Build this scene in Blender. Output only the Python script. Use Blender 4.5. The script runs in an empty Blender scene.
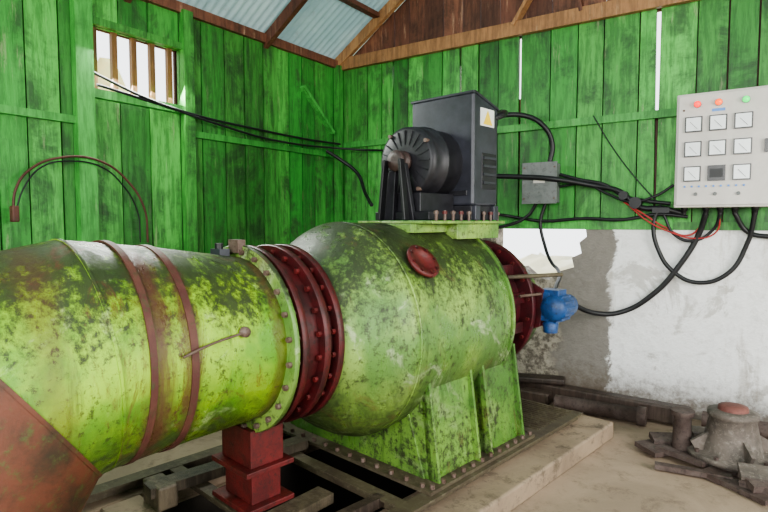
import bpy, math, random
from mathutils import Vector, Matrix
random.seed(7)
sc = bpy.context.scene
# ------------------------------------------------------------------ node helpers
def new_mat(name):
    m = bpy.data.materials.new(name); m.use_nodes = True
    nt = m.node_tree; nt.nodes.clear()
    out = nt.nodes.new('ShaderNodeOutputMaterial'); b = nt.nodes.new('ShaderNodeBsdfPrincipled')
    nt.links.new(b.outputs[0], out.inputs[0])
    return m, nt, b
def N(nt, t, **k):
    n = nt.nodes.new(t)
    for a, v in k.items(): setattr(n, a, v)
    return n
def coords(nt, scale=(1,1,1), attr='Object'):
    tc = N(nt,'ShaderNodeTexCoord'); mp = N(nt,'ShaderNodeMapping')
    mp.inputs['Scale'].default_value = scale
    nt.links.new(tc.outputs[attr], mp.inputs[0]); return mp.outputs[0]
def noise(nt, vec, scale, detail=6, rough=.6, dist=0):
    n = N(nt,'ShaderNodeTexNoise'); n.inputs['Scale'].default_value=scale
    n.inputs['Detail'].default_value=detail; n.inputs['Roughness'].default_value=rough
    n.inputs['Distortion'].default_value=dist
    nt.links.new(vec, n.inputs['Vector']); return n.outputs['Fac']
def ramp(nt, fac, a, b, va=0, vb=1):
    r = N(nt,'ShaderNodeMapRange'); r.inputs[1].default_value=a; r.inputs[2].default_value=b
    r.inputs[3].default_value=va; r.inputs[4].default_value=vb; r.interpolation_type='SMOOTHSTEP'
    nt.links.new(fac, r.inputs[0]); return r.outputs[0]
def mix(nt, fac, a, b, mode='MIX'):
    m = N(nt,'ShaderNodeMix'); m.data_type='RGBA'; m.blend_type=mode
    for s, v in ((m.inputs[0],fac),(m.inputs[6],a),(m.inputs[7],b)):
        if isinstance(v,(int,float)): s.default_value=v
        elif isinstance(v,tuple): s.default_value=(*v,1)
        else: nt.links.new(v,s)
    return m.outputs[2]
def math_(nt, op, a, b=0.0):
    m = N(nt,'ShaderNodeMath', operation=op)
    for s,v in ((m.inputs[0],a),(m.inputs[1],b)):
        if isinstance(v,(int,float)): s.default_value=v
        else: nt.links.new(v,s)
    return m.outputs[0]
def bump(nt, b, h, s=.3, d=.01):
    n = N(nt,'ShaderNodeBump'); n.inputs['Strength'].default_value=s; n.inputs['Distance'].default_value=d
    nt.links.new(h,n.inputs['Height']); nt.links.new(n.outputs[0], b.inputs['Normal'])
def simple(name, col, rough=.5, metal=0, var=.25, scale=8, emit=None):
    m,nt,b = new_mat(name); v = coords(nt)
    n = noise(nt,v,scale); dark = tuple(c*(1-var) for c in col); li=tuple(min(1,c*(1+var)) for c in col)
    nt.links.new(mix(nt, ramp(nt,n,.3,.7), dark, li), b.inputs['Base Color'])
    b.inputs['Roughness'].default_value=rough; b.inputs['Metallic'].default_value=metal
    bump(nt,b,noise(nt,v,scale*6),.15,.003)
    if emit:
        b.inputs['Emission Color'].default_value=(*emit[:3],1); b.inputs['Emission Strength'].default_value=emit[3]
    return m
# ------------------------------------------------------------------ materials
def plank_mat(name, c1, c2, dark, dirt_hi=.62, old=(.35,.33,.22), oldamt=.35, lo=.45, rng=.75):
    m,nt,b = new_mat(name)
    at = N(nt,'ShaderNodeAttribute'); at.attribute_name='pv'
    sep = N(nt,'ShaderNodeSeparateColor'); nt.links.new(at.outputs['Color'], sep.inputs[0])
    v = coords(nt); vs = coords(nt,(1,1,.12))
    add = N(nt,'ShaderNodeVectorMath', operation='MULTIPLY_ADD')
    nt.links.new(at.outputs['Color'], add.inputs[0]); add.inputs[1].default_value=(7,5,9); nt.links.new(vs, add.inputs[2])
    add2 = N(nt,'ShaderNodeVectorMath', operation='MULTIPLY_ADD')
    nt.links.new(at.outputs['Color'], add2.inputs[0]); add2.inputs[1].default_value=(3,4,2); nt.links.new(v, add2.inputs[2])
    base = mix(nt, sep.outputs[0], c1, c2)
    grain = noise(nt, add.outputs[0], 28, 8, .7)
    base = mix(nt, ramp(nt,grain,.42,.60,0,.65), base, tuple(x*.5 for x in c1))
    blot = noise(nt, add2.outputs[0], 2.6, 9, .75, .5)
    st = noise(nt, add.outputs[0], 9, 7, .72)
    f = math_(nt,'MULTIPLY', ramp(nt,blot,.42,dirt_hi), ramp(nt,st,.36,.58))
    base = mix(nt, math_(nt,'MULTIPLY',f,.9), base, dark)
    wear = ramp(nt, noise(nt, add.outputs[0], 15, 8,.75), .59,.67,0,oldamt)
    base = mix(nt, wear, base, old)
    spots = ramp(nt, noise(nt, add2.outputs[0], 22, 5,.7), .64,.72,0,.6)
    base = mix(nt, spots, base, dark)
    val = math_(nt,'ADD', math_(nt,'MULTIPLY', sep.outputs[1], rng), lo)
    hsv = N(nt,'ShaderNodeHueSaturation'); nt.links.new(base,hsv.inputs['Color']); nt.links.new(val,hsv.inputs['Value'])
    nt.links.new(hsv.outputs[0], b.inputs['Base Color'])
    b.inputs['Roughness'].default_value=.5
    bump(nt,b,grain,.6,.01)
    return m
M_green = plank_mat('green_painted_plank',(.055,.31,.05),(.12,.47,.09),(.028,.075,.025),.62,(.32,.36,.2),.5,.58,.62)
M_greenlt = plank_mat('green_painted_trim',(.08,.42,.07),(.13,.52,.12),(.04,.16,.035),.72,(.3,.4,.2),.4,.7,.3)
M_brown = plank_mat('brown_timber',(.15,.055,.035),(.28,.12,.07),(.04,.018,.012),.7,(.55,.36,.24),.45,.6,.6)
M_tan = plank_mat('tan_timber',(.40,.20,.09),(.50,.27,.12),(.16,.07,.03),.8,(.55,.4,.25),.4,.7,.3)
M_log = plank_mat('rotten_timber',(.06,.04,.032),(.10,.07,.055),(.02,.015,.012),.7,(.22,.18,.15),.4,.7,.3)
M_beam = plank_mat('weathered_beam',(.13,.10,.07),(.19,.15,.10),(.04,.03,.02),.6,(.30,.25,.19),.4,.7,.3)
M_post = plank_mat('weathered_bar_wood',(.30,.14,.05),(.36,.18,.07),(.10,.05,.03),.8,(.4,.3,.2),.3,.7,.3)

ANG = math.radians(81.2)
CU=Vector((math.cos(ANG),math.sin(ANG),0)); CV=Vector((math.sin(ANG),-math.cos(ANG),0)); CZ=Vector((0,0,1))
def pipe_mat(name, moss_amt=1.0, rust_amt=.5, bright=(.34,.62,.02), deep=(.12,.36,.018), pale=(.52,.66,.28), thr=.60, palea=.7, stain=None):
    m,nt,b = new_mat(name); v = coords(nt); vs = coords(nt,(1.0,1.0,.30))
    g = N(nt,'ShaderNodeNewGeometry'); sx = N(nt,'ShaderNodeSeparateXYZ'); nt.links.new(g.outputs['Normal'], sx.inputs[0])
    big = noise(nt,v,2.3,5,.6,.3); med = noise(nt,vs,6.5,9,.78,.5); fine = noise(nt,v,34,8,.8); blo=noise(nt,v,3.1,8,.75,.6)
    base = mix(nt, ramp(nt,big,.38,.60), deep, bright)
    base = mix(nt, ramp(nt,noise(nt,v,3.7,9,.75,.8),.54,.64,0,palea), base, pale)
    streak = ramp(nt, noise(nt,coords(nt,(1,1,.08)),13,7,.7), .54,.68,0,.6)
    base = mix(nt, streak, base, tuple(x*.35 for x in deep))
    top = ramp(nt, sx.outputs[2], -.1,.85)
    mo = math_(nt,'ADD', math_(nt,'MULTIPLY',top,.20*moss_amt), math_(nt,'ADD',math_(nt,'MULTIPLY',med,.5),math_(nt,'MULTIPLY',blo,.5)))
    mo = math_(nt,'ADD', mo, math_(nt,'MULTIPLY', math_(nt,'SUBTRACT',fine,.5),.5))
    base = mix(nt, ramp(nt,mo,thr-.05,thr+.12,0,.94), base, (.026,.034,.016))
    spk = ramp(nt, math_(nt,'ADD',fine,math_(nt,'MULTIPLY',blo,.3)), .68,.76,0,.8)
    base = mix(nt, spk, base, (.04,.05,.02))
    low = ramp(nt, sx.outputs[2], .10,-.75)  # down-facing surfaces darkened in the colour, painted underside shade
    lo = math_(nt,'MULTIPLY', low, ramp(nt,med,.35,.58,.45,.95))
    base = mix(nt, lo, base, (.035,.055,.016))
    rust = ramp(nt, noise(nt,vs,4.1,9,.78,1.0), .56,.64,0,rust_amt)
    base = mix(nt, rust, base, (.13,.045,.028))
    if stain:
        dt=N(nt,'ShaderNodeVectorMath',operation='DOT_PRODUCT'); nt.links.new(v,dt.inputs[0]); dt.inputs[1].default_value=tuple(CU)
        for u0,wd,am in stain:
            d=math_(nt,'ABSOLUTE',math_(nt,'SUBTRACT',dt.outputs['Value'],u0))
            d=math_(nt,'ADD',d,math_(nt,'MULTIPLY',math_(nt,'SUBTRACT',med,.5),.28))
            base=mix(nt,ramp(nt,d,wd,0,0,am),base,(.10,.035,.025))
    nt.links.new(base,b.inputs['Base Color'])
    nt.links.new(ramp(nt,med,.35,.65,.22,.6), b.inputs['Roughness'])
    bump(nt,b,fine,.45,.007); return m
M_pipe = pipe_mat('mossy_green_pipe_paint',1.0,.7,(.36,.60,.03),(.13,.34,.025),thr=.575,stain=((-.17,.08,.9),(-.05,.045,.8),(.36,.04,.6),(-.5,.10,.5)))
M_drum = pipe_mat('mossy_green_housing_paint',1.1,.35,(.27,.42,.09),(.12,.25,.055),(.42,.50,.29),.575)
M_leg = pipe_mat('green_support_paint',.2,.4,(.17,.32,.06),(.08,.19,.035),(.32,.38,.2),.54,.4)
def rusty(name,c1,c2,c3,scale=6,rough=.6,amt=.8):
    m,nt,b = new_mat(name); v=coords(nt)
    n1=noise(nt,v,scale,8,.7,.5); n2=noise(nt,v,scale*5,8,.75)
    base=mix(nt,ramp(nt,n1,.35,.65),c1,c2)
    base=mix(nt,ramp(nt,n2,.5,.68,0,amt),base,c3)
    nt.links.new(base,b.inputs['Base Color']); b.inputs['Roughness'].default_value=rough
    bump(nt,b,n2,.4,.006); return m
M_rustpipe = rusty('rust_brown_primer',(.15,.050,.028),(.045,.030,.017),(.075,.11,.03),4.5,.55,.8)
M_band = rusty('rusty_band',(.085,.026,.022),(.13,.05,.035),(.05,.06,.02),6)
M_red = rusty('red_flange_paint',(.10,.012,.014),(.040,.009,.010),(.018,.012,.009),9,.42,.9)
M_redbr = rusty('red_paint',(.16,.018,.018),(.08,.012,.012),(.03,.014,.011),8,.5,.9)
M_redend = rusty('dark_red_casing',(.09,.009,.014),(.035,.008,.010),(.012,.008,.008),7,.45)
M_bolt = rusty('rusty_bolt_steel',(.10,.06,.045),(.17,.12,.10),(.04,.02,.015),12,.5)
M_hub = rusty('dull_pulley_iron',(.045,.028,.026),(.07,.04,.035),(.02,.015,.014),12,.5)
M_steel = rusty('rusty_channel_steel',(.11,.09,.055),(.07,.05,.035),(.17,.15,.10),6,.6)
M_scrap = rusty('rusty_scrap',(.07,.045,.038),(.12,.09,.08),(.03,.02,.018),7,.75)
M_scrapg = rusty('scrap_gray_cast',(.17,.14,.12),(.09,.075,.065),(.25,.22,.19),7,.75)
M_black = simple('black_generator_paint',(.040,.041,.054),.36,.1,.3,6)
M_black2 = simple('dark_fan_cover',(.022,.021,.026),.45,.2,.3,14)
M_cable = simple('black_cable_rubber',(.012,.012,.014),.45,0,.2,10)
M_cabler = simple('red_cable_sheath',(.35,.03,.03),.45,0,.2,10)
M_cableb = simple('rusty_wire',(.10,.04,.03),.55,.2,.2,10)
M_panel = rusty('control_panel_enamel',(.56,.53,.50),(.50,.47,.44),(.44,.41,.38),2.5,.40,.35)
M_meter = simple('meter_face_white',(.75,.78,.80),.25,0,.04)
M_meterk = simple('meter_bezel_black',(.02,.02,.022),.3,0,.1)
M_lr = simple('lamp_red',(.8,.03,.02),.3,0,.05,8,(1,.02,.015,2.5))
M_lo = simple('lamp_amber',(.8,.12,.02),.3,0,.05,8,(1,.10,.01,2.2))
M_lg = simple('lamp_green',(.02,.6,.12),.3,0,.05,8,(.01,1,.15,1.5))
M_bluebtn = simple('blue_label',(.1,.25,.6),.4,0,.1)
M_jbox = rusty('junction_box_gray',(.17,.18,.18),(.12,.13,.13),(.08,.075,.07),6,.5)
M_blue = rusty('blue_motor_paint',(.02,.085,.26),(.012,.045,.14),(.012,.022,.045),9,.45)
M_white = simple('label_white',(.75,.75,.72),.5,0,.05)
M_yellow = simple('label_yellow',(.85,.6,.05),.5,0,.05)
M_pink = rusty('faded_red_primer',(.22,.08,.065),(.15,.06,.05),(.12,.05,.04),9,.7)
def floor_mat(name, a, bb, c, amt=.7):
    m,nt,b = new_mat(name); v=coords(nt)
    n1=noise(nt,v,1.3,8,.7,.5); n2=noise(nt,v,7,10,.8,.3); n3=noise(nt,v,60,4,.7); n4=noise(nt,v,3.1,8,.75,.8)
    base=mix(nt,ramp(nt,n1,.35,.65),a,bb); base=mix(nt,ramp(nt,n2,.5,.66,0,amt),base,c)
    base=mix(nt,ramp(nt,n4,.55,.68,0,amt*.7),base,tuple(x*.7 for x in c))
    nt.links.new(base,b.inputs['Base Color']); b.inputs['Roughness'].default_value=.75
    bump(nt,b,n3,.35,.006); return m
M_floor = floor_mat('dusty_concrete',(.40,.30,.22),(.30,.225,.165),(.17,.125,.09),.65)
M_conc = floor_mat('plinth_concrete',(.36,.27,.19),(.23,.17,.12),(.09,.07,.05),.8)
M_pit = floor_mat('dark_pit',(.03,.025,.02),(.05,.04,.03),(.02,.02,.015))  # pit walls and bottom, mottled near black
M_out = floor_mat('dry_grass_ground',(.65,.62,.35),(.75,.70,.45),(.35,.42,.20))
M_bush = floor_mat('yellow_undergrowth',(.95,.80,.35),(.75,.75,.35),(.80,.48,.16))  # yellow to orange foliage tones seen through the window
M_bank = floor_mat('brightened_bank',(.95,.93,.75),(.90,.86,.6),(.8,.78,.5),.4)  # bank colour raised to near white, stands in for bright daylight outside
m,nt,b=new_mat('patched_plaster'); M_plaster=m
v=coords(nt); sx=N(nt,'ShaderNodeSeparateXYZ'); nt.links.new(v,sx.inputs[0])
n1=noise(nt,v,2.5,6,.7,.6); n2=noise(nt,v,12,9,.75); n3=noise(nt,v,1.4,5,.6)
white=mix(nt,ramp(nt,n2,.48,.66,0,.55),(.84,.84,.84),(.60,.59,.58))
white=mix(nt,ramp(nt,n1,.56,.63,0,.65),white,(.42,.40,.37))
st=noise(nt,coords(nt,(1,1,.15)),6,7,.7); white=mix(nt,ramp(nt,st,.54,.66,0,.45),white,(.35,.31,.26))
xx=math_(nt,'ADD',sx.outputs[0],math_(nt,'MULTIPLY',math_(nt,'SUBTRACT',n1,.5),.45))
cem=ramp(nt,xx,-1.02,-1.06)
base=mix(nt,cem,white,mix(nt,n2,(.15,.135,.12),(.28,.26,.235)))
zt=math_(nt,'ADD',sx.outputs[2],math_(nt,'MULTIPLY',math_(nt,'SUBTRACT',n2,.5),.7))
base=mix(nt,ramp(nt,zt,.38,.0,0,.9),base,(.12,.09,.065))
far=ramp(nt,xx,-1.40,-1.52)
base=mix(nt,far,base,mix(nt,ramp(nt,n2,.42,.58),(.38,.34,.28),(.13,.11,.09)))
nt.links.new(base,b.inputs['Base Color']); b.inputs['Roughness'].default_value=.85; bump(nt,b,n2,.8,.02)
m,nt,b=new_mat('corrugated_roof_sheet'); M_zinc=m
v=coords(nt); n1=noise(nt,v,1.5,6,.6); n2=noise(nt,v,11,8,.7)
base=mix(nt,ramp(nt,n1,.35,.65),(.30,.44,.47),(.50,.62,.64)); base=mix(nt,ramp(nt,n2,.55,.75,0,.5),base,(.25,.22,.2))
nt.links.new(base,b.inputs['Base Color']); b.inputs['Roughness'].default_value=.4; b.inputs['Metallic'].default_value=.15
tr=N(nt,'ShaderNodeBsdfTranslucent'); tr.inputs[0].default_value=(.40,.60,.62,1); ms=N(nt,'ShaderNodeMixShader'); ms.inputs[0].default_value=.10
out=[n for n in nt.nodes if n.type=='OUTPUT_MATERIAL'][0]
nt.links.new(b.outputs[0],ms.inputs[1]); nt.links.new(tr.outputs[0],ms.inputs[2]); nt.links.new(ms.outputs[0],out.inputs[0])
# ------------------------------------------------------------------ mesh builder
def MT(u,v,z): return CU*u+CV*v+CZ*z      # machine axes (along shaft, to the right of it, up)
ID = lambda x,y,z: Vector((x,y,z))
class MB:
    def __init__(s,T=ID): s.T=T; s.v=[]; s.f=[]; s.m=[]; s.s=[]; s.c=[]; s.mats=[]
    def mi(s,mat):
        if mat not in s.mats: s.mats.append(mat)
        return s.mats.index(mat)
    def add(s,vs,fs,mat,smooth=False,raw=False,col=None):
        o=len(s.v); s.v += [v if raw else s.T(*v) for v in vs]
        c = col or (random.random(),random.random(),random.random())
        k=s.mi(mat)
        for f in fs: s.f.append([i+o for i in f]); s.m.append(k); s.s.append(smooth); s.c.append(c)
    def box(s,a,b_,mat,col=None,rot=None):
        x0,y0,z0=a; x1,y1,z1=b_
        vs=[(x0,y0,z0),(x1,y0,z0),(x1,y1,z0),(x0,y1,z0),(x0,y0,z1),(x1,y0,z1),(x1,y1,z1),(x0,y1,z1)]
        if rot:
            c=Vector(((x0+x1)/2,(y0+y1)/2,(z0+z1)/2)); vs=[tuple(rot@(Vector(q)-c)+c) for q in vs]
        s.add(vs,[(0,3,2,1),(4,5,6,7),(0,1,5,4),(1,2,6,5),(2,3,7,6),(3,0,4,7)],mat,col=col)
    def beam(s,p0,p1,w,h,mat,up=(0,0,1),col=None):
        p0=s.T(*p0); p1=s.T(*p1); d=(p1-p0).normalized(); up=Vector(up)
        if abs(d.dot(up))>.98: up=Vector((1,0,0))
        sd=d.cross(up).normalized(); u2=sd.cross(d)
        vs=[]
        for p in (p0,p1):
            for a,c in ((-1,-1),(1,-1),(1,1),(-1,1)): vs.append(p+sd*a*w/2+u2*c*h/2)
        s.add(vs,[(0,3,2,1),(4,5,6,7),(0,1,5,4),(1,2,6,5),(2,3,7,6),(3,0,4,7)],mat,raw=True,col=col)
    def rev(s,p,d,prof,mat,seg=32,smooth=True,capa=True,capb=True,phase=0):
        p=s.T(*p); d=(s.T(*d)-s.T(0,0,0)).normalized()
        up=Vector((0,0,1)) if abs(d.z)<.95 else Vector((1,0,0))
        a=d.cross(up).normalized(); b2=a.cross(d)
        vs=[];fs=[]
        for t,r in prof:
            for i in range(seg):
                th=2*math.pi*i/seg+phase; vs.append(p+d*t+a*(math.cos(th)*r)+b2*(math.sin(th)*r))
        for j in range(len(prof)-1):
            for i in range(seg):
                k=(i+1)%seg; fs.append((j*seg+i,j*seg+k,(j+1)*seg+k,(j+1)*seg+i))
        s.add(vs,fs,mat,smooth,raw=True)
        o=len(prof)-1
        if capa: s.add(vs[:seg],[tuple(range(seg))[::-1]],mat,False,raw=True)
        if capb: s.add(vs[o*seg:],[tuple(range(seg))],mat,False,raw=True)
    def cyl(s,p,d,L,r,mat,seg=24,smooth=True): s.rev(p,d,[(0,r),(L,r)],mat,seg,smooth)
    def prism(s,pts,n,mat):
        k=len(pts); a=[Vector(q) for q in pts]; b_=[q+Vector(n) for q in a]
        vs=[tuple(q) for q in a+b_]
        fs=[tuple(range(k))[::-1],tuple(range(k,2*k))]+[(i,(i+1)%k,k+(i+1)%k,k+i) for i in range(k)]
        s.add(vs,fs,mat)
    def obj(s,name,parent=None,origin=None,bevel=0):
        o = Vector(origin) if origin is not None else (Vector(parent.location) if parent else Vector((0,0,0)))
        me=bpy.data.meshes.new(name); me.from_pydata([tuple(v-o) for v in s.v],[],s.f); me.update()
        for mt in s.mats: me.materials.append(mt)
        for i,p in enumerate(me.polygons): p.material_index=s.m[i]; p.use_smooth=s.s[i]
        at=me.color_attributes.new('pv','FLOAT_COLOR','CORNER')
        for i,p in enumerate(me.polygons):
            for li in p.loop_indices: at.data[li].color=(*s.c[i],1)
        import bmesh
        bm=bmesh.new(); bm.from_mesh(me); bmesh.ops.recalc_face_normals(bm,faces=bm.faces); bm.to_mesh(me); bm.free()
        ob=bpy.data.objects.new(name,me); sc.collection.objects.link(ob); 
        if parent: ob.parent=parent
        else: ob.location=o
        if bevel:
            md=ob.modifiers.new('bevel','BEVEL'); md.width=bevel; md.segments=2; md.limit_method='ANGLE'; md.angle_limit=math.radians(50)
        return ob
def group(name,loc):
    e=bpy.data.objects.new(name,None); e.location=loc; e.empty_display_size=.2; sc.collection.objects.link(e); return e
def cable(name,pts,r,mat,parent=None,T=ID):
    pts=[T(*p) for p in pts]
    o=Vector(parent.location) if parent else pts[0].copy()
    cu=bpy.data.curves.new(name,'CURVE'); cu.dimensions='3D'; cu.bevel_depth=r; cu.bevel_resolution=3; cu.resolution_u=10
    sp=cu.splines.new('BEZIER'); sp.bezier_points.add(len(pts)-1)
    for bp,p in zip(sp.bezier_points,pts): bp.co=p-o; bp.handle_left_type='AUTO'; bp.handle_right_type='AUTO'
    cu.use_fill_caps=True; cu.materials.append(mat)
    ob=bpy.data.objects.new(name,cu); sc.collection.objects.link(ob)
    if parent: ob.parent=parent
    else: ob.location=o
    return ob
# ------------------------------------------------------------------ room
WX=-3.913; WY=4.794; RX=3.1; FY=-2.6; EZ=3.17; RIDGE=-.4; SL=.65
pit=[MT(.25,-2.78,0),MT(.25,-1.84,0),MT(3.5,-1.84,0),MT(3.5,-2.78,0)]
mb=MB()
outer=[Vector((WX-.1,FY,0)),Vector((RX,FY,0)),Vector((RX,WY+.1,0)),Vector((WX-.1,WY+.1,0))]
vs=[tuple(p) for p in outer]+[tuple(p) for p in pit]
mb.add(vs,[(0,1,5,4),(1,2,6,5),(2,3,7,6),(3,0,4,7)],M_floor)
low=[p-Vector((0,0,.7)) for p in pit]
mb.add([tuple(p) for p in pit+low],[(0,1,5,4),(1,2,6,5),(2,3,7,6),(3,0,4,7),(4,5,6,7)],M_pit)
mb.obj('floor')
def plank(mb,axis,a0,a1,z0,z1,pos,th,mat,gap_top=0,ztop=None,gap_bot=0):
    zt0=z1; zt1=ztop if ztop is not None else z1
    q=[(a0,z0),(a1-gap_bot,z0),(a1-gap_top,zt1),(a0,zt0)]
    if axis=='x': vs=[(a,pos,z) for a,z in q]+[(a,pos+th,z) for a,z in q]
    else: vs=[(pos,a,z) for a,z in q]+[(pos-th,a,z) for a,z in q]
    mb.add(vs,[(0,1,2,3),(7,6,5,4),(0,4,5,1),(1,5,6,2),(2,6,7,3),(3,7,4,0)],mat)
# back wall
mb=MB(); x=WX
slits={-2.43:(2.55,2.98,.018),-1.845:(2.60,3.13,.020),-.735:(2.37,3.13,.026),-3.2:(2.9,3.1,.012)}
edges=[x]; targets=sorted(slits)+[RX]
while x<RX-.01:
    w=random.uniform(.17,.27); nx=x+w
    for t in targets:
        if x<t-.01 and nx>t-.09: nx=t; break
    edges.append(min(nx,RX)); x=nx
def rz(xx): return EZ+SL*min(xx-WX, (RIDGE-WX)*2-(xx-WX))
for i in range(len(edges)-1):
    a,b_=edges[i],edges[i+1]
    sl=[t for t in slits if abs(b_-t)<.001]
    gp=slits[sl[0]][2] if sl else 0
    plank(mb,'x',a+.003,b_-.004,1.46,EZ,WY-random.uniform(0,.016),.03,M_green,gp if gp else random.uniform(0,.006),None,gp*.3 if gp else random.uniform(0,.006))
    if rz(a)>EZ+.02 or rz(b_)>EZ+.02:
        plank(mb,'x',a+.003,b_-.003,EZ,max(rz(a),EZ+.01),WY+.02-random.uniform(0,.01),.03,M_brown,0,max(rz(b_),EZ+.01))
prev=WX
for t in sorted(slits)+[RX+.03]:
    mb.box((prev,WY+.05,1.46),(t-.035,WY+.06,EZ),M_brown); prev=t+.008  # backing sheet added to block daylight, so thin plank seams stay dark
    if t in slits:
        z0,z1,_=slits[t]
        mb.box((t-.035,WY+.05,1.46),(t+.008,WY+.06,z0),M_brown); mb.box((t-.035,WY+.05,z1),(t+.008,WY+.06,EZ),M_brown)
mb.obj('wall_back')
mb=MB()
mb.box((WX,WY-.045,2.30),(RX,WY-.016,2.36),M_greenlt)
mb.box((WX,WY-.05,1.44),(-.6,WY-.016,1.52),M_green)
mb.box((-.6,WY-.05,1.44),(RX,WY-.016,1.50),M_green)
mb.obj('trim_1')
mb=MB(); mb.box((WX-.05,WY-.07,3.13),(RX,WY-.02,3.25),M_tan)
mb.obj('trim_2')
mb=MB()
mb.beam((-1.9,WY-.04,EZ+.05),(-1.45,WY-.04,EZ+.75),.03,.09,M_tan,(0,1,0))
mb.beam((-1.32,WY-.04,EZ+.05),(-1.45,WY-.04,EZ+.75),.03,.07,M_brown,(0,1,0))
mb.obj('gable_brace')
mb=MB()
prof=[(-2.05,0),(RX,0),(RX,1.44),(-1.25,1.44),(-1.24,1.38),(-1.30,1.33),(-1.28,1.24),(-1.36,1.20),(-1.34,1.12),(-1.46,1.08),(-1.55,1.00),(-1.70,1.02),(-1.80,1.10),(-1.95,1.08),(-2.05,1.2)]
mb.prism([(x,WY-.04,z) for x,z in prof],(0,.18,0),M_plaster)
mb.box((WX,WY-.03,0),(-2.05,WY+.14,1.44),M_plaster)
mb.obj('wall_back_masonry')
# left wall
mb=MB(); y=FY; edges=[FY]; marks=[2.04,2.77,WY]
while y<WY-.01:
    ny=y+random.uniform(.16,.25)
    for t in marks:
        if y<t-.01 and ny>t-.07: ny=t;break
    edges.append(ny); y=ny
for i in range(len(edges)-1):
    a,b_=edges[i],edges[i+1]; j=random.uniform(0,.016)
    if a>=2.03 and b_<=2.78:
        plank(mb,'y',a+.004,b_-.004,0,2.42,WX+j,.03,M_green); plank(mb,'y',a+.004,b_-.004,2.86,EZ,WX+j,.03,M_green)
    else: plank(mb,'y',a+.004,b_-.004,0,EZ,WX+j,.03,M_green,random.uniform(0,.005),None,random.uniform(0,.005))
mb.box((WX-.07,FY,0),(WX-.05,2.04,EZ),M_brown); mb.box((WX-.07,2.77,0),(WX-.05,WY,EZ),M_brown)  # added backing behind the left planks, keeps light out of the seams
mb.box((WX-.07,2.04,0),(WX-.05,2.77,2.42),M_brown); mb.box((WX-.07,2.04,2.86),(WX-.05,2.77,EZ),M_brown)
mb.obj('wall_left')
mb=MB()
mb.box((WX+.018,FY,2.165),(WX+.05,1.93,2.215),M_greenlt)
mb.box((WX+.018,2.86,2.19),(WX+.05,WY-.12,2.24),M_greenlt)
mb.box((WX+.018,1.93,0),(WX+.08,2.05,EZ),M_greenlt)
mb.box((WX+.018,2.77,0),(WX+.08,2.86,EZ),M_green,(.6,.5,.3))
mb.box((WX+.018,WY-.12,0),(WX+.09,WY-.05,EZ),M_green,(.5,.4,.3))
mb.beam((WX+.035,4.16,2.85),(WX+.035,4.62,2.45),.03,.08,M_greenlt,(1,0,0))
mb.obj('trim_3')
mb=MB(); mb.box((WX-.02,FY,EZ-.02),(WX+.05,WY-.02,EZ+.06),M_brown); mb.obj('trim_4')
mb=MB()
mb.box((WX+.018,2.05,2.36),(WX+.07,2.77,2.42),M_greenlt); mb.box((WX+.018,2.05,2.86),(WX+.06,2.77,2.91),M_green)
for k in range(5):
    yy=2.10+k*.15; mb.box((WX-.04,yy-.02,2.42),(WX-.005,yy+.02,2.86),M_post)
mb.obj('window_1')
mb=MB(); y=FY
while y<WY:
    w=random.uniform(.18,.26); b_=min(y+w,WY)
    z0=2.6 if -1.5<y<3.2 else 0
    plank(mb,'y',y+.003,b_-.003,z0,EZ,RX+.03,.03,M_green); y=b_
mb.obj('wall_right')
def roof(name,x0,x1):
    vs=[];fs=[];n=int((WY+.35-FY)/.019)
    for i in range(n+1):
        yy=FY+i*.019; h=.016*math.cos(2*math.pi*yy/.076)
        for xx in (x0,x1):
            z=EZ+.10+SL*min(xx-WX,(RIDGE-WX)*2-(xx-WX)); vs.append((xx,yy,z+h))
    for i in range(n): fs.append((2*i,2*i+1,2*i+3,2*i+2))
    mb=MB(); mb.add(vs,fs,M_zinc,True); return mb.obj(name)
roof('ceiling',WX-.35,RIDGE); roof('ceiling_right_slope',RIDGE,RX+.4)
mb=MB()
def rzz(x): return EZ+.04+SL*(x-WX)
for yy in (1.0,2.35,3.7): mb.beam((WX-.1,yy,rzz(WX-.1)-.05),(RIDGE,yy,rzz(RIDGE)-.05),.05,.10,M_brown)
mb.beam((WX-.1,WY-.06,rzz(WX-.1)-.02),(RIDGE,WY-.06,rzz(RIDGE)-.02),.05,.10,M_tan)
mb.obj('roof_rafters')
mb=MB()
for xx in (-3.35,-2.5,-1.6,-.8): mb.beam((xx,FY,rzz(xx)+.02),(xx,WY,rzz(xx)+.02),.07,.045,M_brown)
mb.obj('roof_purlins')
# outdoors
mb=MB(); mb.add([(-14,-14,-.75),(14,-14,-.75),(14,16,-.75),(-14,16,-.75)],[(0,1,2,3)],M_out); mb.obj('ground')
def mound(name,x0,x1,y0,y1,h,mat,n=28,base=-.75):
    vs=[];fs=[]
    for i in range(n+1):
        for j in range(n+1):
            a=i/n; c=j/n
            z=base+(h-base)*min(1,3.2*min(a,1-a,c,1-c))*(.85+.15*random.random())
            vs.append((x0+(x1-x0)*a,y0+(y1-y0)*c,z))
    for i in range(n):
        for j in range(n):
            k=i*(n+1)+j; fs.append((k,k+n+1,k+n+2,k+1))
    mb=MB(); mb.add(vs,fs,mat,True); mb.obj(name)
mound('grassy_bank',-5.5,2.5,6.8,9.5,1.05,M_bank); mound('hedge',-8.5,-5.9,-1,6.2,3.55,M_bush,40)
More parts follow.
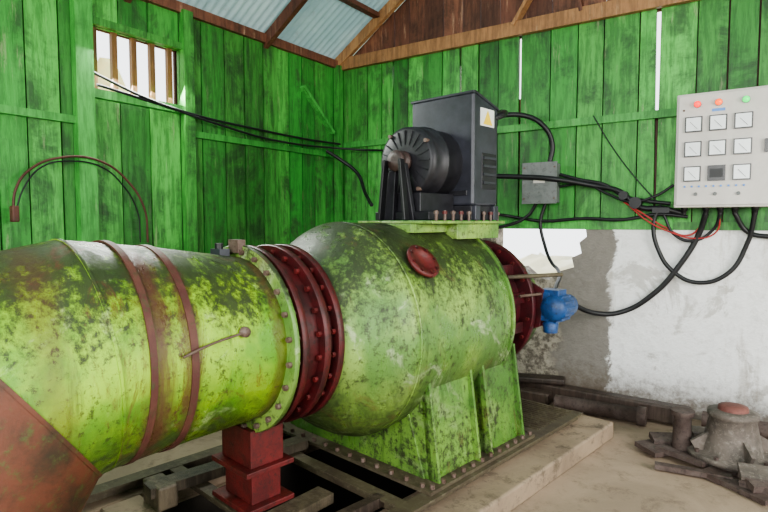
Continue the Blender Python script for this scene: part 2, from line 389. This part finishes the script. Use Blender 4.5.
# ------------------------------------------------------------------ penstock pipe
VC=-2.25
def ring_pts(u,z,R,tilt,half,seg=64):
    c=Vector((u,VC,z)); t=math.radians(tilt); k=1/math.cos(math.radians(half))
    up=Vector((-math.sin(t)*k,0,math.cos(t)*k)); vv=Vector((0,1,0))
    return [tuple(c+up*(R*math.sin(2*math.pi*i/seg))+vv*(R*math.cos(2*math.pi*i/seg))) for i in range(seg)]
def loft(mb,rings,mats,seg=64):
    for j in range(len(rings)-1):
        vs=list(rings[j])+list(rings[j+1])
        mb.add(vs,[(i,(i+1)%seg,seg+(i+1)%seg,seg+i) for i in range(seg)],mats[j],True)
g=group('penstock_pipe',MT(1.0,VC,0))
mb=MB(MT)
A1=12; A2=60
d2=(math.cos(math.radians(A2)),math.sin(math.radians(A2)))
A=(.69,1.0); LB=.25
B=(A[0]-LB*math.cos(math.radians(A1)),A[1]-LB*math.sin(math.radians(A1)))
tB=(A1+A2)/2; hB=(A2-A1)/2
rings=[ring_pts(1.42,.962,.372,0,0),ring_pts(1.25,.972,.388,0,0),ring_pts(.98,.988,.412,0,0),ring_pts(A[0],A[1],.437,A1/2,A1/2),
       ring_pts(B[0],B[1],.440,tB,hB)]
loft(mb,rings,[M_pipe]*4)
r2=[ring_pts(B[0]-d2[0]*L,B[1]-d2[1]*L,.437,A2,0) for L in (.30,1.3)]
loft(mb,[rings[-1]]+r2,[M_rustpipe]*2)
mb.obj('pipe_shell',g)
mb=MB(MT)
def band(u,z,R,w,tilt=0,half=0,mat=M_band,t=.006):
    a=math.radians(tilt); du=w/2*math.cos(a); dz=w/2*math.sin(a)
    r0=ring_pts(u-du,z-dz,R-.002,tilt,half); r1=ring_pts(u-du,z-dz,R+t,tilt,half); r2_=ring_pts(u+du,z+dz,R+t,tilt,half); r3=ring_pts(u+du,z+dz,R-.004,tilt,half)
    loft(mb,[r0,r1,r2_,r3],[mat]*3)
band(.80,.997,.428,.024); band(.955,.989,.414,.028)
band(A[0],A[1],.436,.010,A1/2,A1/2,M_pipe,.004); band(B[0],B[1],.439,.012,tB,hB,M_rustpipe,.005)
mb.obj('weld_bands',g)
def flange(mb,u,th,R,mat,boltmat,nb=24,bR=None,z=.96,bs=.013,both=True,v=VC):
    mb.rev((u,v,z),(1,0,0),[(0,R-.004),(.004,R),(th-.004,R),(th,R-.004)],mat,64)
    bR=bR or R-.032
    for i in range(nb):
        a=2*math.pi*(i+.5)/nb
        c=(u-.018,v+bR*math.cos(a),z+bR*math.sin(a))
        mb.cyl(c,(1,0,0),.018+(th+.018 if both else .002),bs,boltmat,6,False)
mb=MB(MT)
flange(mb,1.385,.025,.437,M_drum,M_bolt)
c=(B[0]-d2[0]*.44,VC,B[1]-d2[1]*.44)
mb.rev(c,(d2[0],0,d2[1]),[(0,.52),(.05,.52)],M_red,64)
mb.obj('green_flange',g)
mb=MB(MT)
mb.rev((1.42,VC,.96),(1,0,0),[(0,.385),(.25,.385)],M_red,64)
flange(mb,1.43,.03,.432,M_red,M_redbr)
flange(mb,1.55,.035,.432,M_red,M_redbr)
flange(mb,1.63,.035,.432,M_red,M_redbr,both=False)
mb.obj('expansion_coupling',g)
mb=MB(MT)
mb.box((1.36,-2.37,.38),(1.54,-2.12,.555),M_redbr); mb.box((1.32,-2.40,.355),(1.58,-2.09,.38),M_redbr)
mb.box((1.37,-2.36,.205),(1.53,-2.13,.355),M_redbr); mb.box((1.32,-2.40,.18),(1.58,-2.09,.205),M_redbr)
mb.obj('pedestal',g,bevel=.004)
cable('scribed_wire',[(.90,-1.815,1.03),(.98,-1.823,1.05),(1.08,-1.838,1.065),(1.17,-1.845,1.075)],.005,M_bolt,g,MT)
mb=MB(MT); mb.rev((1.17,-1.86,1.075),(0,1,0),[(0,.022),(.02,.02),(.024,.0)],M_bolt,12); 
mb.box((1.28,-2.3,1.33),(1.33,-2.22,1.38),M_black); mb.cyl((1.30,-2.26,1.37),(0,0,1),.035,.018,M_cable,12)
mb.box((1.36,-2.28,1.36),(1.40,-2.2,1.42),M_bolt)
mb.obj('pipe_fittings',g)
# ------------------------------------------------------------------ turbine
ZC=.92; R=.577
g=group('water_turbine',MT(2.5,VC,.16))
mb=MB(MT)
mb.rev((0,VC,ZC),(1,0,0),[(1.667,.39),(1.71,.405),(1.78,.455),(1.86,.515),(1.93,.555),(1.985,R),(2.0,R+.004),(2.015,R),(2.4,R),(2.84,R),(2.865,R-.01),(2.88,R-.05),(2.885,.36)],M_drum,96)
mb.obj('housing_drum',g)
mb=MB(MT)
mb.rev((2.86,VC,ZC),(1,0,0),[(0,R+.008),(.02,R+.008)],M_drum,96)
mb.rev((2.02,VC,ZC),(1,0,0),[(0,R+.001),(.003,R+.005),(.010,R+.005),(.013,R+.001)],M_drum,96,capa=False,capb=False)
mb.obj('drum_rims',g)
mb=MB(MT)
zt=.52; z0=.195; FB=.56
mb.prism([(2.13,VC-.56,z0),(2.13,VC+FB-.05,z0),(2.13,VC+.38,zt+.06),(2.13,VC-.40,zt+.06)],(.86,0,0),M_leg)
for u in (2.14,2.50,2.62,2.97):
    mb.prism([(u,VC+.42,z0),(u,VC+FB+.04,z0),(u,VC+.52,.76),(u,VC+.40,.74)],(.018,0,0),M_leg)
    mb.prism([(u,VC-.45,z0),(u,VC-.62,z0),(u,VC-.50,.78),(u,VC-.40,.72)],(.018,0,0),M_leg)
for a0,a1 in ((2.14,2.50),(2.62,2.97)):
    mb.prism([(a0,VC+FB-.03,z0),(a0,VC+FB,z0),(a0,VC+.50,.76),(a0,VC+.46,.76)],(a1-a0,0,0),M_leg)
mb.obj('support_base',g,bevel=.003)
mb=MB(MT)
mb.box((2.04,VC-.66,.178),(3.06,VC+.625,.196),M_steel)
for k in range(12):
    for vv in (VC-.64,VC+.603): mb.cyl((2.08+k*.087,vv,.19),(0,0,1),.026,.013,M_bolt,6,False)
for k in range(12): mb.cyl((2.062,VC-.6+k*.105,.19),(0,0,1),.026,.013,M_bolt,6,False)
mb.obj('sole_plate',g)
mb=MB(MT)
al=math.radians(39.5); c=Vector((2.17,VC+R*math.cos(al),ZC+R*math.sin(al))); n=(0,math.cos(al),math.sin(al))
cc=c-Vector(n)*.02
mb.rev(tuple(cc),n,[(0,.075),(.035,.075),(.035,.098),(.052,.098),(.052,.060),(.040,.055),(.040,0.001)],M_redbr,32)
for i in range(8):
    a=2*math.pi*i/8; t2=Vector((1,0,0)); t3=Vector(n).cross(t2)
    q=cc+Vector(n)*.05+t2*.08*math.cos(a)+t3*.08*math.sin(a); mb.cyl(tuple(q),n,.012,.009,M_red,6,False)
mb.obj('inspection_hatch',g)
mb=MB(MT)
mb.box((2.30,-2.42,1.44),(3.08,-1.98,1.49),M_drum)
mb.box((2.36,-2.46,1.49),(3.10,-1.88,1.508),M_drum)
mb.box((2.62,-2.02,1.40),(3.06,-1.90,1.49),M_drum)
for k in range(9):
    mb.cyl((2.42+k*.078,-1.90,1.505),(0,0,1),.06,.009,M_bolt,8); mb.cyl((2.42+k*.078,-1.90,1.545),(0,0,1),.016,.015,M_redbr if k%2 else M_bolt,6,False)
mb.obj('top_plate',g,bevel=.003)
mb=MB(MT)
mb.rev((2.88,VC,ZC),(1,0,0),[(0,.36),(.46,.36)],M_redend,64)
flange(mb,2.93,.03,.43,M_redend,M_bolt,24,z=ZC); flange(mb,3.33,.045,.455,M_redend,M_redbr,20,z=ZC)
mb.rev((3.37,VC,ZC-.02),(1,0,0),[(0,.41),(.16,.40),(.24,.33),(.28,.10),(.30,.1)],M_drum,64)
for i in range(12):
    a=2*math.pi*i/12+.2; mb.beam((2.95,VC+.39*math.cos(a),ZC+.39*math.sin(a)),(3.34,VC+.39*math.cos(a),ZC+.39*math.sin(a)),.02,.07,M_redend)
mb.obj('end_casing',g)
# ------------------------------------------------------------------ blue actuator
BU=.17
g=group('blue_gate_motor',MT(3.49,-1.72,.93))
mb=MB(MT)
v0=-1.70
mb.rev((3.20+BU,v0,.93),(1,0,0),[(0,.02),(.01,.070),(.05,.092),(.18,.092),(.20,.08),(.27,.075),(.28,.03)],M_blue,28)
for i in range(14):
    a=2*math.pi*i/14; mb.beam((3.25+BU,v0+.092*math.cos(a),.93+.092*math.sin(a)),(3.38+BU,v0+.092*math.cos(a),.93+.092*math.sin(a)),.008,.020,M_blue)
mb.box((3.24+BU,v0-.10,.99),(3.36+BU,v0+.04,1.05),M_blue)
mb.box((3.23+BU,v0-.15,.84),(3.33+BU,v0-.02,1.03),M_blue)
mb.rev((3.28+BU,v0-.03,.76),(0,0,1),[(0,.045),(.06,.052),(.08,.035)],M_blue,20)
mb.rev((3.00+BU,v0-.20,1.14),(1,.4,0),[(0,.014),(.46,.014)],M_steel,12)
mb.rev((3.02+BU,v0-.12,1.02),(1,.2,0),[(0,.010),(.24,.010)],M_bolt,12)
mb.box((3.26+BU,v0-.16,.80),(3.36+BU,v0-.06,.83),M_redend)
mb.prism([(3.225+BU,v0-.22,.74),(3.225+BU,v0-.08,.80),(3.225+BU,v0-.06,1.05),(3.225+BU,v0-.20,1.12)],(.02,0,0),M_redend)
mb.obj('motor_body',g,bevel=.003)
# ------------------------------------------------------------------ generator
g=group('generator',MT(2.85,-2.14,1.515))
mb=MB(MT)
mb.prism([(2.77,-2.38,1.60),(3.04,-2.38,1.60),(3.04,-2.38,2.20),(2.79,-2.38,2.27),(2.77,-2.38,2.27)],(0,.48,0),M_black)
mb.obj('terminal_housing',g,bevel=.014)
mb=MB(MT)
mb.prism([(2.765,-2.385,2.262),(2.79,-2.385,2.262),(3.045,-2.385,2.192),(3.045,-2.385,2.206),(2.79,-2.385,2.278),(2.765,-2.385,2.278)],(0,.49,0),M_black)
mb.box((2.86,-1.903,1.70),(3.02,-1.896,1.92),M_black2)
mb.box((2.762,-2.36,1.66),(2.772,-1.94,1.69),M_black2)
mb.obj('housing_lid',g,bevel=.004)
mb=MB(MT)
gv=-2.185; gr=.21; gz=1.855
mb.rev((2.48,gv,gz),(1,0,0),[(0,.09),(.002,.12),(.004,gr-.025),(.012,gr-.006),(.05,gr),(.13,gr),(.135,gr+.010),(.155,gr+.010),(.16,gr),(.30,gr)],M_black2,48)
for i in range(20):
    a=2*math.pi*i/20; mb.beam((2.482,gv+.10*math.cos(a),gz+.10*math.sin(a)),(2.482,gv+.185*math.cos(a),gz+.185*math.sin(a)),.008,.006,M_black2)
for a in (.6,2.2,3.7,5.3): mb.cyl((2.47,gv+.195*math.cos(a),gz+.195*math.sin(a)),(1,0,0),.03,.012,M_bolt,8)
mb.obj('fan_cover',g)
mb=MB(MT)
mb.rev((2.39,gv,gz),(1,0,0),[(0,.030),(.002,.060),(.02,.062),(.03,.05),(.05,.05),(.06,.062),(.08,.062),(.09,.04),(.10,.04)],M_hub,28)
mb.obj('pulley',g)
mb=MB(MT)
mb.prism([(2.41,gv-.15,1.51),(2.41,gv-.03,1.51),(2.41,gv-.01,1.80),(2.41,gv-.06,1.80)],(.03,0,0),M_black2)
mb.prism([(2.41,gv+.05,1.51),(2.41,gv+.13,1.51),(2.41,gv+.06,1.84),(2.41,gv+.02,1.84)],(.03,0,0),M_black2)
mb.beam((2.38,gv-.06,1.86),(2.38,gv-.10,1.51),.05,.018,M_cable); mb.beam((2.38,gv+.06,1.86),(2.38,gv+.10,1.51),.05,.018,M_cable)
mb.box((2.43,-2.38,1.512),(2.80,-1.96,1.56),M_black2)
mb.box((2.45,-2.33,1.56),(2.77,-2.04,1.67),M_black2)
mb.box((2.77,-2.37,1.512),(3.04,-1.91,1.60),M_black2)
for u in (2.78,2.98): mb.box((u,-1.94,1.512),(u+.05,-1.885,1.60),M_black)
mb.obj('mounting_feet',g,bevel=.004)
mb=MB(MT)
mb.box((2.84,-1.903,2.08),(2.985,-1.895,2.185),M_white)
mb.prism([(2.865,-1.894,2.09),(2.96,-1.894,2.09),(2.9125,-1.894,2.175)],(0,.002,0),M_yellow)
mb.obj('warning_label',g)
mb=MB(MT)
for zz in (1.74,1.79,1.84,1.89): mb.box((2.87,-1.897,zz-.008),(3.01,-1.889,zz+.008),M_black)
mb.obj('vent_louvres',g)
mb=MB(MT); mb.cyl((2.86,-2.14,2.255),(0,0,1),.03,.012,M_bolt,10); mb.obj('lifting_eye',g)
# ------------------------------------------------------------------ foundation
g=group('turbine_foundation',MT(2.4,VC,0))
mb=MB(MT)
def channel(p0,p1,w=.09,h=.05):
    mb.beam(p0,p1,w,.012,M_steel); q0=(p0[0],p0[1],p0[2]-h/2); q1=(p1[0],p1[1],p1[2]-h/2)
    mb.beam(q0,q1,.014,h,M_steel)
for vv in (-1.645,-2.88): channel((.75,vv,.170),(3.70,vv,.170))
for u in (1.35,1.9,3.16,3.40,3.66): channel((u,-2.88,.168),(u,-1.645,.168),.07)
for k in range(14): mb.beam((3.20+k*.035,-2.85,.172),(3.20+k*.035,-1.67,.172),.008,.02,M_steel)
mb.obj('base_frame',g)
mb=MB(MT)
mb.box((.9,-1.80,0),(3.84,-1.44,.115),M_conc); mb.box((3.52,-3.06,0),(3.84,-1.80,.115),M_conc)
mb.box((.3,-3.06,0),(3.52,-2.80,.115),M_conc)
mb.obj('concrete_plinth',g,bevel=.012)
mb=MB(MT)
mb.box((.95,-2.80,-.02),(1.14,-1.80,.115),M_conc); mb.box((.3,-2.80,-.3),(.95,-1.80,.02),M_conc)
mb.box((1.12,-2.72,.115),(1.22,-2.54,.23),M_beam); 
mb.obj('concrete_crossbeam',g,bevel=.01)
mb=MB(MT)
mb.beam((.75,-2.0,.145),(1.75,-2.06,.145),.11,.05,M_beam); mb.beam((1.1,-2.62,.205),(2.0,-2.56,.20),.10,.05,M_beam)
mb.beam((1.02,-1.86,.15),(1.9,-1.82,.15),.05,.05,M_log)
mb.obj('timber_offcuts',g)
# ------------------------------------------------------------------ control panel
DX=-.02
g=group('control_panel',(-.27+DX,WY-.11,2.0))
mb=MB(); PY=WY-.22
mb.box((-.559+DX,PY,1.605),(.03+DX,WY-.045,2.418),M_panel); mb.obj('cabinet',g,bevel=.008)
mb=MB(); mb.box((-.545+DX,PY-.012,1.62),(.018+DX,PY,2.404),M_panel); mb.obj('door',g,bevel=.006)
cols=[c+DX for c in (-.445,-.295,-.145)]; rows=(2.195,2.02,1.845)
F=PY-.012
mk=MB();mw=MB();mn=MB()
for r_,z in enumerate(rows):
    for c_,x in enumerate(cols):
        h=.054
        mk.box((x-h,F-.015,z-h),(x+h,F,z+h),M_meterk)
        if (r_,c_)==(2,1): mk.box((x-.04,F-.018,z-.03),(x+.04,F-.015,z+.03),M_cable); continue
        mw.box((x-h+.008,F-.018,z-h+.008),(x+h-.008,F-.0145,z+h-.008),M_meter)
        mn.beam((x+.025,F-.0195,z-.035),(x-.022,F-.0195,z+.018),.002,.003,M_meterk,(0,1,0))
mk.obj('meter_bezels',g); mw.obj('meter_faces',g); mn.obj('meter_needles',g)
ml=MB()
for x,mt in ((-.425,M_lr),(-.295,M_lo),(-.135,M_lg)):
    x+=DX
    ml.rev((x,F,2.335),(0,-1,0),[(0,.024),(.012,.024)],M_jbox,20); ml.rev((x,F-.012,2.335),(0,-1,0),[(0,.022),(.014,.020),(.022,.010),(.024,.001)],mt,20)
ml.obj('pilot_lamps',g)
ml=MB()
for k in range(9): ml.rev((-.49+k*.045+DX,F,1.755),(0,-1,0),[(0,.008),(.008,.007)],M_bluebtn,12)
for x in (-.42,-.30,-.16): ml.rev((x+DX,F,1.70),(0,-1,0),[(0,.013),(.014,.011)],M_jbox,16)
ml.obj('push_buttons',g)
ml=MB()
ml.box((-.335+DX,F-.003,2.275),(-.255+DX,F,2.295),M_bluebtn); ml.box((-.02+DX,F-.02,1.97),(DX,F,2.06),M_meterk)
ml.rev((-.51+DX,F,2.30),(0,-1,0),[(0,.008),(.006,.007)],M_bolt,10)
for z in (1.75,2.28): ml.cyl((.026+DX,PY-.008,z),(0,0,1),.06,.008,M_bolt,10)
ml.obj('latch_and_hinges',g)
ml=MB()
for x in (-.50,-.36,-.27,-.18,-.06): ml.rev((x+DX,PY+.09,1.605),(0,0,-1),[(0,.024),(.02,.024),(.022,.018),(.05,.016)],M_cable,14)
ml.obj('cable_glands',g)
# ------------------------------------------------------------------ junction box
g=group('junction_box',(-1.59,WY-.06,1.84))
mb=MB(); mb.box((-1.75,WY-.15,1.665),(-1.47,WY-.045,1.995),M_jbox); mb.obj('box_body',g,bevel=.006)
mb=MB(); mb.box((-1.76,WY-.165,1.655),(-1.46,WY-.15,2.005),M_jbox)
for z in (1.70,1.96):
    for x in (-1.74,-1.48): mb.cyl((x,WY-.17,z),(0,1,0),.008,.008,M_bolt,8)
mb.box((-1.66,WY-.168,1.83),(-1.56,WY-.164,1.87),M_panel)
mb.obj('box_cover',g,bevel=.004)
# ------------------------------------------------------------------ cables
cy=WY-.08
gc_=group('power_cables',(-1.6,WY-.08,1.9))
cable('generator_feed',[tuple(MT(2.98,-1.93,2.13)),tuple(MT(3.1,-1.9,2.18)),(-1.98,4.45,2.39),(-1.76,4.62,2.41),(-1.60,4.66,2.32),(-1.53,cy,2.16),(-1.55,cy,2.00)],.021,M_cable,gc_)
cable('generator_return',[tuple(MT(3.00,-1.92,1.78)),(-2.05,4.50,1.90),(-1.80,4.60,1.89),(-1.50,4.62,1.86),(-1.2,cy,1.80),(-.98,cy,1.74),(-.84,cy,1.62),(-.66,cy,1.60),(-.52,cy+.01,1.56)],.022,M_cable,gc_)
cable('upper_run',[(-1.46,cy,1.90),(-1.3,cy,1.85),(-1.1,cy,1.80),(-.94,cy,1.70),(-.76,cy,1.66),(-.62,cy,1.64)],.015,M_cable,gc_)
cable('upper_run_b',[(-1.46,cy,1.80),(-1.25,cy,1.81),(-1.06,cy,1.72),(-.90,cy-.02,1.66),(-.72,cy-.02,1.70),(-.60,cy,1.78)],.010,M_cable,gc_)
cable('tray_run',[tuple(MT(3.06,-1.95,1.54)),(-1.95,cy,1.56),(-1.6,cy,1.51),(-1.25,cy,1.53),(-.95,cy,1.52),(-.7,cy,1.56),(-.5,cy,1.54)],.013,M_cable,gc_)
cable('motor_feed',[(-.38,PY+.09,1.56),(-.42,cy,1.42),(-.54,cy,1.18),(-.72,cy,.94),(-.95,cy-.02,.78),(-1.12,4.6,.77),(-1.25,4.4,.86),tuple(MT(3.58,-1.70,.96))],.020,M_cable,gc_)
cable('panel_loop',[(-.08,PY+.09,1.56),(-.12,cy,1.35),(-.24,cy,1.12),(-.42,cy,1.05),(-.58,cy,1.12),(-.69,cy,1.28),(-.73,cy,1.5),(-.69,cy,1.62)],.016,M_cable,gc_)
cable('panel_tail',[(-.20,PY+.09,1.56),(-.12,cy,1.43),(.0,cy,1.40),(.25,cy,1.42),(.8,cy,1.40)],.017,M_cable,gc_)
cable('panel_inner',[(-.29,PY+.09,1.56),(-.33,cy,1.45),(-.46,cy,1.36),(-.58,cy,1.40),(-.66,cy,1.55)],.011,M_cable,gc_)
cable('box_drop',[(-1.58,cy,1.66),(-1.62,cy,1.50),(-1.58,cy,1.30),(-1.48,4.6,1.16),(-1.40,4.50,1.12),tuple(MT(3.53,-1.74,1.04))],.014,M_cable,gc_)
cable('box_drop_b',[(-1.66,cy,1.66),(-1.74,cy,1.55),(-1.95,cy-.05,1.46),(-2.2,cy-.1,1.44)],.014,M_cable,gc_)
cable('control_pair_a',[(-.95,cy,1.66),(-.80,cy-.01,1.56),(-.65,cy,1.46),(-.50,cy,1.40),(-.42,cy,1.46),(-.38,PY+.09,1.58)],.007,M_cabler,gc_)
cable('control_pair_b',[(-.90,cy-.02,1.62),(-.76,cy-.02,1.50),(-.6,cy-.02,1.42),(-.46,cy-.01,1.38),(-.32,cy,1.42),(-.29,PY+.09,1.58)],.006,M_cabler,gc_)
cable('signal_wire',[(-1.20,cy,2.36),(-1.05,cy,2.10),(-.85,cy,1.82),(-.66,cy,1.60)],.005,M_cable,gc_)
mb=MB(); mb.cyl((-.86,cy-.05,1.65),(0,1,0),.06,.045,M_cable,20); mb.cyl((-.95,cy-.04,1.71),(0,1,0),.05,.035,M_cable,16)
mb.box((-.74,cy-.03,1.57),(-.62,cy+.02,1.61),M_cable); mb.obj('cable_clamps',gc_)
gl=group('wall_wiring',(WX+.06,3.0,2.2))
wx=WX+.075
cable('wall_wire_a',[(wx-.03,2.06,2.53),(wx+.02,2.4,2.42),(wx+.03,2.8,2.36),(wx,3.5,2.34),(wx,4.2,2.33),(wx+.05,4.65,2.33)],.010,M_cable,gl)
cable('wall_wire_b',[(wx-.02,2.08,2.45),(wx+.02,2.6,2.38),(wx+.04,3.0,2.32),(wx+.02,3.8,2.26),(-3.6,4.64,2.26),(-3.2,4.68,2.22),(-2.9,4.5,2.15)],.010,M_cable,gl)
cable('conduit',[(wx+.03,4.45,2.24),(-3.72,4.55,2.16),(-3.55,4.62,2.02),(-3.35,4.5,1.80),(-3.05,4.2,1.66)],.018,M_cable,gl)
cable('hanging_loop',[(wx+.05,1.50,1.55),(wx+.05,1.52,1.70),(wx+.04,1.60,1.82),(wx+.03,1.80,1.92),(wx+.04,2.05,1.92),(wx+.03,2.25,1.80),(wx+.03,2.38,1.60),(wx,2.42,1.35)],.008,M_cableb,gl)
cable('hanging_loop_b',[(wx+.05,1.51,1.55),(wx+.05,1.57,1.72),(wx+.04,1.68,1.85),(wx+.03,1.84,1.90),(wx+.04,2.06,1.88),(wx+.03,2.22,1.76),(wx+.02,2.33,1.58),(wx,2.36,1.35)],.005,M_cable,gl)
mb=MB(); mb.box((wx+.02,1.49,1.50),(wx+.07,1.53,1.60),M_band); mb.obj('plug',gl,bevel=.008)
# ------------------------------------------------------------------ scrap on the floor
SX=.06
g=group('scrap_pump_casing',(-.2+SX,3.95,0))
mb=MB()
cX=-.2+SX
mb.rev((cX,3.98,.0),(0,0,1),[(0,.20),(.05,.22),(.06,.25),(.085,.25),(.09,.17),(.20,.145),(.30,.125),(.31,.14),(.335,.14),(.345,.10),(.35,.02)],M_scrapg,36)
for i in range(10):
    a=2*math.pi*i/10; mb.cyl((cX+.22*math.cos(a),3.98+.22*math.sin(a),.085),(0,0,1),.02,.014,M_scrap,6,False)
mb.rev((cX,3.98,.34),(0,0,1),[(0,.085),(.03,.08),(.04,.04),(.041,.001)],M_pink,24)
for i in range(4):
    a=.5+2*math.pi*i/4; mb.beam((cX+.10*math.cos(a),3.98+.10*math.sin(a),.17),(cX+.22*math.cos(a),3.98+.22*math.sin(a),.10),.02,.10,M_scrapg)
mb.obj('bell_casting',g)
def slab(mb,cx,cy_,z,w,d,h,rz,rx,mat):
    rot=Matrix.Rotation(rz,3,'Z')@Matrix.Rotation(rx,3,'X'); mb.box((cx-w/2,cy_-d/2,z),(cx+w/2,cy_+d/2,z+h),mat,rot=rot)
mb=MB()
for cx,cyy,z,w,d,h,rz,rx,mt in ((-.50,4.05,.05,.34,.10,.035,.5,.25,M_scrap),(-.45,3.85,.03,.30,.12,.03,-.4,-.1,M_scrap),(.05,3.7,.05,.40,.14,.04,.6,.2,M_scrap),
      (.10,3.55,.03,.5,.06,.04,-.3,0,M_scrap),(-.05,3.66,.09,.20,.12,.025,.2,.3,M_scrapg),(.15,3.9,.08,.30,.2,.05,.9,-.2,M_scrapg),(-.38,3.66,.015,.4,.05,.03,.15,0,M_scrap),(-.60,3.92,.02,.22,.18,.03,.9,.05,M_scrap),
      (-.25,3.72,.01,.18,.12,.03,1.1,.1,M_scrap),(-.12,3.60,.01,.30,.10,.025,-.6,.05,M_scrap),(-.35,4.2,.04,.2,.14,.06,.3,.3,M_scrapg)):
    slab(mb,cx+SX,cyy,z,w,d,h,rz,rx,mt)
mb.rev((-.42+SX,4.12,.06),(1,.3,.1),[(0,.05),(.30,.05)],M_scrap,16); mb.rev((.2+SX,3.66,.12),(0,1,.2),[(0,.10),(.04,.10)],M_scrap,20)
mb.rev((-.47+SX,3.95,.04),(0,0,1),[(0,.06),(.22,.05),(.23,.07),(.26,.07)],M_scrap,16)
mb.obj('scrap_plates',g)
mb=MB()
mb.beam((-2.0,4.60,.08),(-.42,4.50,.09),.12,.13,M_log); mb.beam((-1.85,4.42,.06),(-1.42,4.44,.06),.12,.10,M_log)
mb.beam((-1.75,4.50,.17),(-1.35,4.60,.18),.14,.05,M_log)
mb.obj('timber_beams',bevel=.015)
mb=MB(); mb.rev((-1.35,4.35,.072),(1,.05,0),[(0,.055),(.6,.055),(.6,.07),(.66,.07)],M_scrap,20); mb.rev((-.35,4.6,.06),(1,-.02,0),[(0,.06),(.9,.055)],M_scrap,20)
mb.obj('rusty_pipe_offcut')
# ------------------------------------------------------------------ light
w=bpy.data.worlds.new('daylight'); sc.world=w; w.use_nodes=True
bg=w.node_tree.nodes['Background']; bg.inputs[0].default_value=(.95,.98,1,1); bg.inputs[1].default_value=2.6
def area(name,loc,target,sx_,sy_,e,col=(1,1,1)):
    l=bpy.data.lights.new(name,'AREA'); l.shape='RECTANGLE'; l.size=sx_; l.size_y=sy_; l.energy=e; l.color=col
    o=bpy.data.objects.new(name,l); o.location=loc; o.rotation_euler=(Vector(target)-Vector(loc)).to_track_quat('-Z','Y').to_euler(); sc.collection.objects.link(o)
area('behind_camera_fill',(.2,-2.5,2.4),(-2.2,3.2,1.3),2.2,1.5,150,(1,.99,.94))  # area lamp added behind the camera to lift the dim interior
area('right_side_fill',(3.0,2.0,2.2),(-1.0,4.4,.6),2.0,1.3,160,(1,.97,.92))  # added fill lamp, brightens the room from the right
area('window_daylight',(WX+.1,2.4,2.66),(-1.5,2.2,1.0),.7,.45,45,(.97,1,.95))
try: sc.view_settings.look='AgX - Medium High Contrast'
except Exception: pass
# ------------------------------------------------------------------ camera
cam=bpy.data.cameras.new('camera'); cam.sensor_width=36; cam.lens=26.0; cam.clip_start=.05
co=bpy.data.objects.new('camera',cam); sc.collection.objects.link(co)
co.location=(0,0,1.5); co.rotation_euler=(math.radians(90-3.5),0,math.radians(34.7)); sc.camera=co
